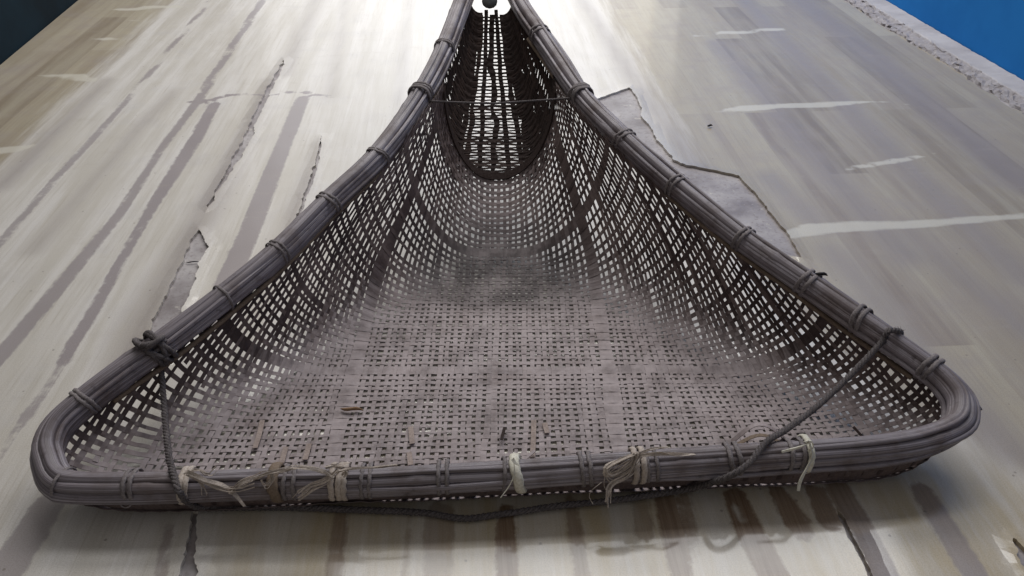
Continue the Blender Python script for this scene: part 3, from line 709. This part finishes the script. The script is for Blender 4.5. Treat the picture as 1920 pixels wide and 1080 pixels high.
# tied end behind the throat: lashing round both canes, and the handle pole
apex = (RIM[0] + RIM[-1]) / 2
def apex_lash():
    paths = []
    for k in range(9):
        i = 3 + k * 3; c = (RIM[i] + RIM[-1 - i]) / 2; hw = np.linalg.norm(RIM[i] - RIM[-1 - i]) / 2 + 0.026
        a = np.linspace(0, 2 * math.pi, 41); u = RIM[-1 - i] - RIM[i]; u = u / np.linalg.norm(u)
        n_ = RN[i]; paths.append((c + np.outer(np.cos(a) * hw, u) + np.outer(np.sin(a) * 0.028, n_), 0.0032))
    tubes('apex_lashing', paths, M_LASH, BASKET, 6, up=(0, 1, 0.2))
apex_lash()
hp = spline([onz(918, 4, RA + 0.004, RB), apex + [0, 0.10, 0.075], apex + [0, 0.45, 0.20], apex + [0.0, 0.85, 0.33]], 0.02)
tubes('handle', [(hp, 0.0155)], M_GREY, BASKET, 12)

# ------------------------------------------------------------------ raffia and split-cane ties on the front bar
fdep = rimF[:, 1] * math.cos(PITCH) + (H - rimF[:, 2]) * math.sin(PITCH)
def frontpt(x, y, off=0.021):                      # a point that hangs on the viewer's side of the front bar
    d = ray(x, y); dep = np.interp(x, [p[0] for p in FRONT], fdep) - off
    return np.array([0, 0, H]) + d * dep
def fibre(px, wd=0.0022, off=0.021, th=0.0005, jit=0.0012):
    P = np.array([frontpt(p[0], p[1], p[2] if len(p) > 2 else off) for p in px]); P = spline(P, 0.004)
    n = len(P); P = P + np.stack([nz(n, 6, jit) for _ in range(3)], 1) * np.linspace(0.3, 1, n)[:, None]
    T = np.gradient(P, axis=0); T /= np.linalg.norm(T, axis=1)[:, None] + 1e-9
    a = rng.uniform(0, 3.1) + nz(n, 8, 0.7); base = np.cross(T, (0.1, -0.7, 0.7)); base /= np.linalg.norm(base, axis=1)[:, None] + 1e-9
    oth = np.cross(T, base); S = base * np.cos(a)[:, None] + oth * np.sin(a)[:, None]; N = np.cross(S, T)
    return P, S, N, wd * np.linspace(1.0, 0.55, n), th
def tie(name, fibres, mat):
    V = []; Fc = []
    for f in fibres:
        v, q = ribbon_vf(*f, len(V)); V += v; Fc += q
    return mesh_obj(name, V, Fc, mat, BASKET)
def bunch(px, n, spread, wd=0.002, off=0.021):
    out = []
    for _ in range(n):
        g = rng.normal(0, 1, 2); k = len(px)
        out.append(fibre([(p[0] + spread * g[0] * (0.35 + i / k) + rng.normal(0, spread * 0.25), p[1] + spread * g[1] * (0.35 + i / k) + rng.normal(0, spread * 0.25), off + rng.uniform(0, 0.008)) for i, p in enumerate(px)], wd * rng.uniform(0.6, 1.3)))
    return out
lash((352, 910), (-0.004, 0.002), 0.0032, 'raffia_wrap', M_RAFFIA, 1.03)
tie('raffia_tie', bunch([(350, 884), (385, 900), (420, 912), (440, 930), (455, 946)], 2, 2.5, 0.0042) + bunch([(352, 890), (375, 905), (382, 925)], 3, 3) + bunch([(356, 893), (400, 912), (440, 918), (470, 905)], 5, 4) + bunch([(345, 888), (372, 880), (392, 892), (405, 880)], 3, 3, 0.003), M_RAFFIA)
tie('raffia_tie', bunch([(432, 925), (455, 905), (485, 895), (510, 886), (560, 878), (600, 882), (625, 896)], 9, 4.5, 0.0024) + bunch([(508, 884), (512, 900), (500, 914), (494, 905)], 5, 3, 0.003), M_RAFFIA)
lash((515, 905), (0.0,), 0.0055, 'cane_wrap', M_TAN, 1.02)
lash((634, 903), (-0.006, 0.001, 0.007), 0.0028, 'raffia_wrap', M_RAFFIA, 1.04)
tie('raffia_tie', bunch([(635, 882), (612, 900), (585, 912), (560, 930)], 9, 6, 0.0024) + bunch([(620, 898), (590, 915), (562, 942)], 1, 1, 0.003) + bunch([(632, 884), (660, 878), (700, 877), (745, 873)], 3, 2, 0.0034) + bunch([(610, 876), (630, 872), (650, 880), (640, 892)], 4, 3, 0.003), M_RAFFIA)
lash((972, 888), (0.0,), 0.0052, 'cane_tie', M_PALE, 1.04)
tie('tie_end', [fibre([(962, 858), (964, 885), (957, 908), (940, 934)], 0.0016, 0.023, 0.0008, 0.0004), fibre([(961, 860), (966, 868), (974, 872)], 0.004, 0.023, 0.0012, 0.0002)], M_PALE)
lash((1205, 873), (-0.005, 0.003), 0.0026, 'raffia_wrap', M_RAFFIA, 1.03)
tie('raffia_tie', bunch([(1196, 850), (1165, 862), (1138, 880), (1150, 892), (1185, 870), (1198, 852)], 11, 4, 0.0026, 0.024) + bunch([(1196, 852), (1180, 885), (1150, 905), (1140, 925), (1138, 944)], 6, 3, 0.0022, 0.024) + bunch([(1135, 892), (1132, 912), (1142, 930), (1138, 945)], 1, 1, 0.0009) + bunch([(1130, 905), (1112, 920), (1108, 932), (1114, 944)], 1, 1, 0.0009)
    + bunch([(1192, 852), (1220, 842), (1250, 838)], 4, 3, 0.0026) + bunch([(1200, 853), (1235, 850), (1268, 853), (1300, 853)], 2, 1.2, 0.0046), M_RAFFIA)
lash((1512, 851), (0.0,), 0.0030, 'cane_tie', M_PALE, 1.08)
tie('tie_end', [fibre([(1518, 832), (1523, 855), (1512, 880), (1500, 905), (1497, 921)], 0.0062, 0.025, 0.0012, 0.0006), fibre([(1520, 828), (1500, 838), (1466, 847)], 0.0046, 0.025, 0.0012, 0.0004), fibre([(1508, 828), (1520, 826), (1526, 838), (1515, 846)], 0.005, 0.025, 0.0012, 0.0004)], M_PALE)

for px in ([(128, 930), (130, 942), (142, 944), (150, 936), (150, 928)], [(228, 932), (226, 946), (236, 952), (246, 946), (246, 934)]):
    tubes('lashing_end', [(spline([frontpt(x, y, 0.012) for x, y in px], 0.002), 0.0009)], M_LASH, BASKET, 6)

# loose and broken strips of the mat
def loose(px, z, wd, mat, name='loose_strip', arch=0.0):
    P = spline([onz(x, y, zz) for (x, y), zz in zip(px, z)], 0.006); n = len(P)
    P[:, 2] += arch * np.sin(np.linspace(0, math.pi, n))
    T = np.gradient(P, axis=0); T /= np.linalg.norm(T, axis=1)[:, None]; S = np.cross(T, (0, 0, 1.0)); S /= np.linalg.norm(S, axis=1)[:, None]; N = np.cross(S, T)
    V, Fc = ribbon_vf(P, S, N, wd, 0.0010); return mesh_obj(name, V, Fc, mat, BASKET)
M_SPL = fibre_mat('pale splint', (0.30, 0.235, 0.21), (0.42, 0.345, 0.31))
for px in ([(998, 858), (1000, 825), (1001, 788)], [(770, 800), (773, 832)], [(1021, 793), (1026, 812)], [(767, 848), (770, 872)], [(478, 840), (486, 815), (492, 788)], [(528, 868), (536, 838)], [(572, 862), (580, 832)]):
    loose(px, [0.0062] * len(px), 0.0068, M_SPL)
loose([(1375, 838), (1425, 826), (1470, 834)], [0.012, 0.014, 0.012], 0.005, M_TAN, arch=0.010)
loose([(1372, 828), (1420, 812), (1478, 828)], [0.008, 0.012, 0.008], 0.006, M_WARP, arch=0.016)
loose([(975, 868), (1003, 845)], [0.010, 0.012], 0.004, M_WARP); loose([(940, 825), (946, 802)], [0.010, 0.010], 0.004, M_TAIL)
loose([(1600, 800), (1620, 822)], [0.030, 0.020], 0.004, M_TAIL)
# split, pointed end of a cane sticking out at the corner
tp = onrim(1838, 767); q = onrim(1775, 712)
Pn = spline([onrim(1745, 690) + [0.006, 0.006, 0.004], (q + tp) / 2 + [0.004, 0.002, 0.002], tp + [0.002, 0, -0.002]], 0.008)
V, Fc = tube_vf(Pn, np.linspace(0.0075, 0.0018, len(Pn)), 8); o = mesh_obj('cane_end', V, Fc, M_CANE, BASKET, True)

# ------------------------------------------------------------------ the rope
ROPE = bpy.data.objects.new('carrying_rope', None); COL.objects.link(ROPE)
tag(ROPE, 'dark dirty twisted rope tied to both sides of the basket, sagging below its front bar', 'rope')
rp = [onrim(292, 668, 0.004), onrim(301, 694, -0.026), onz(308, 770, 0.052), onz(316, 850, 0.062), onrim(328, 897, 0.024), frontpt(338, 925, 0.028), onz(372, 952, 0.016), onz(450, 952, 0.007), onz(560, 950, 0.007), onz(700, 958, 0.007), onz(800, 963, 0.007), onz(872, 973, 0.006),
      onz(945, 963, 0.007), onz(1050, 946, 0.010), onz(1180, 934, 0.010), onz(1290, 919, 0.014), frontpt(1358, 896, 0.028), onrim(1402, 868, 0.025), onrim(1436, 828, 0.022)]
end = onrim(1648, 650, -0.004) + np.array([-0.006, -0.010, 0.012])
for f in (0.2, 0.45, 0.7, 1.0): rp.append(rp[18] * (1 - f) + end * f - np.array([0, 0, 0.020 * math.sin(f * math.pi)]))
rp += [onrim(1664, 622, 0.024), onrim(1684, 622, 0.014), onrim(1684, 630, -0.016), onrim(1666, 642, -0.020), onrim(1656, 640, 0.010), onrim(1668, 618, 0.027)]
RP = spline(rp, 0.0028); n = len(RP)
RP += np.stack([nz(n, 40, 0.0014) for _ in range(3)], 1)
RP[:, 2] = np.maximum(RP[:, 2], 0.0062)
T, U, N = frames(RP); L = np.arange(n) * 0.0028
for k in range(3):
    a = L / 0.020 * 2 * math.pi + k * 2 * math.pi / 3
    tubes('strand', [(RP + (U * np.cos(a)[:, None] + N * np.sin(a)[:, None]) * 0.0021, 0.0023 * (1 + nz(n, 5, 0.06)))], M_ROPE, ROPE, 6)
def knot():
    i = rim_at((290, 655)); paths = []
    for o, big, sl in ((-0.010, 1.10, 0.006), (-0.001, 1.14, -0.005), (0.009, 1.10, 0.004), (0.003, 1.18, 0.012)):
        a = np.linspace(0, 2 * math.pi, 49); P = RIM[i] + np.outer(o + sl * np.sin(a), RT[i]) + np.outer(np.cos(a) * 0.0205 * big, INW[i]) + np.outer(np.sin(a) * 0.0200 * big, RN[i])
        paths.append((P + rng.normal(0, 0.0005, P.shape), 0.0036))
    c = RIM[i] + INW[i] * 0.012 + RN[i] * 0.0185
    for ph in (0, 1.2):
        a = np.linspace(0, 2 * math.pi, 40); P = c + np.outer(np.cos(a) * 0.013, RT[i]) + np.outer(np.sin(a) * 0.010 * math.cos(ph), INW[i]) + np.outer(np.sin(a + ph) * 0.008, RN[i])
        paths.append((P, 0.0036))
    tubes('knot', paths, M_ROPE, ROPE, 7, up=(0.31, 0.52, 0.8))
knot()
def fuzz():                                        # loose fibres standing off the rope
    V = []; Fc = []
    for _ in range(900):
        i = rng.integers(5, n - 5); a = rng.uniform(0, 6.28); d = U[i] * math.cos(a) + N[i] * math.sin(a)
        P0 = RP[i] + d * 0.004; P1 = P0 + d * rng.uniform(0.002, 0.006) + T[i] * rng.normal(0, 0.005); w_ = np.cross(d, T[i]) * 0.00022
        P1[2] = max(P1[2], 0.001); k = len(V); V += [P0 - w_, P0 + w_, P1]; Fc.append((k, k + 1, k + 2))
    o = mesh_obj('fuzz', V, Fc, M_ROPE, ROPE); o['kind'] = 'stuff'
fuzz()

# ------------------------------------------------------------------ litter
def scrap(name, px, z, L, wd, ang, mat, label, cat):
    c = onz(*px, z) if not callable(z) else z(px); d = np.array([math.cos(ang), math.sin(ang), 0.05]); s_ = np.array([-d[1], d[0], 0])
    k = 7; t = np.linspace(-0.5, 0.5, k); P = c + np.outer(t * L, d) + np.outer(np.sin(t * 5) * wd * 0.5, s_) + np.outer(np.cos(t * 3) * 0.0015, (0, 0, 1))
    o = tubes(name, [(P, wd / 2 * np.array([0.3, 0.8, 1, 0.9, 1, 0.7, 0.25]))], mat, None, 6); tag(o, label, cat); return o
scrap('wood_splinter', (660, 768), 0.0075, 0.032, 0.0052, -0.25, M_BROWN, 'small orange brown wood splinter lying on the flat woven bottom', 'splinter')
scrap('black_scrap', (1540, 513), lambda p: onrim(1540, 515, 0.019), 0.016, 0.005, -0.6, M_BLACK, 'tiny black scrap resting on the rim near the grey tear', 'scrap')
scrap('black_scrap', (1331, 236), 0.004, 0.012, 0.005, -0.2, M_BLACK, 'tiny black scrap on the floor above the angular grey tear', 'scrap')
scrap('dark_twig', (361, 492), -0.0015, 0.024, 0.002, 0.05, M_BLACK, 'thin dark twig lying inside the wide grey tear', 'twig')
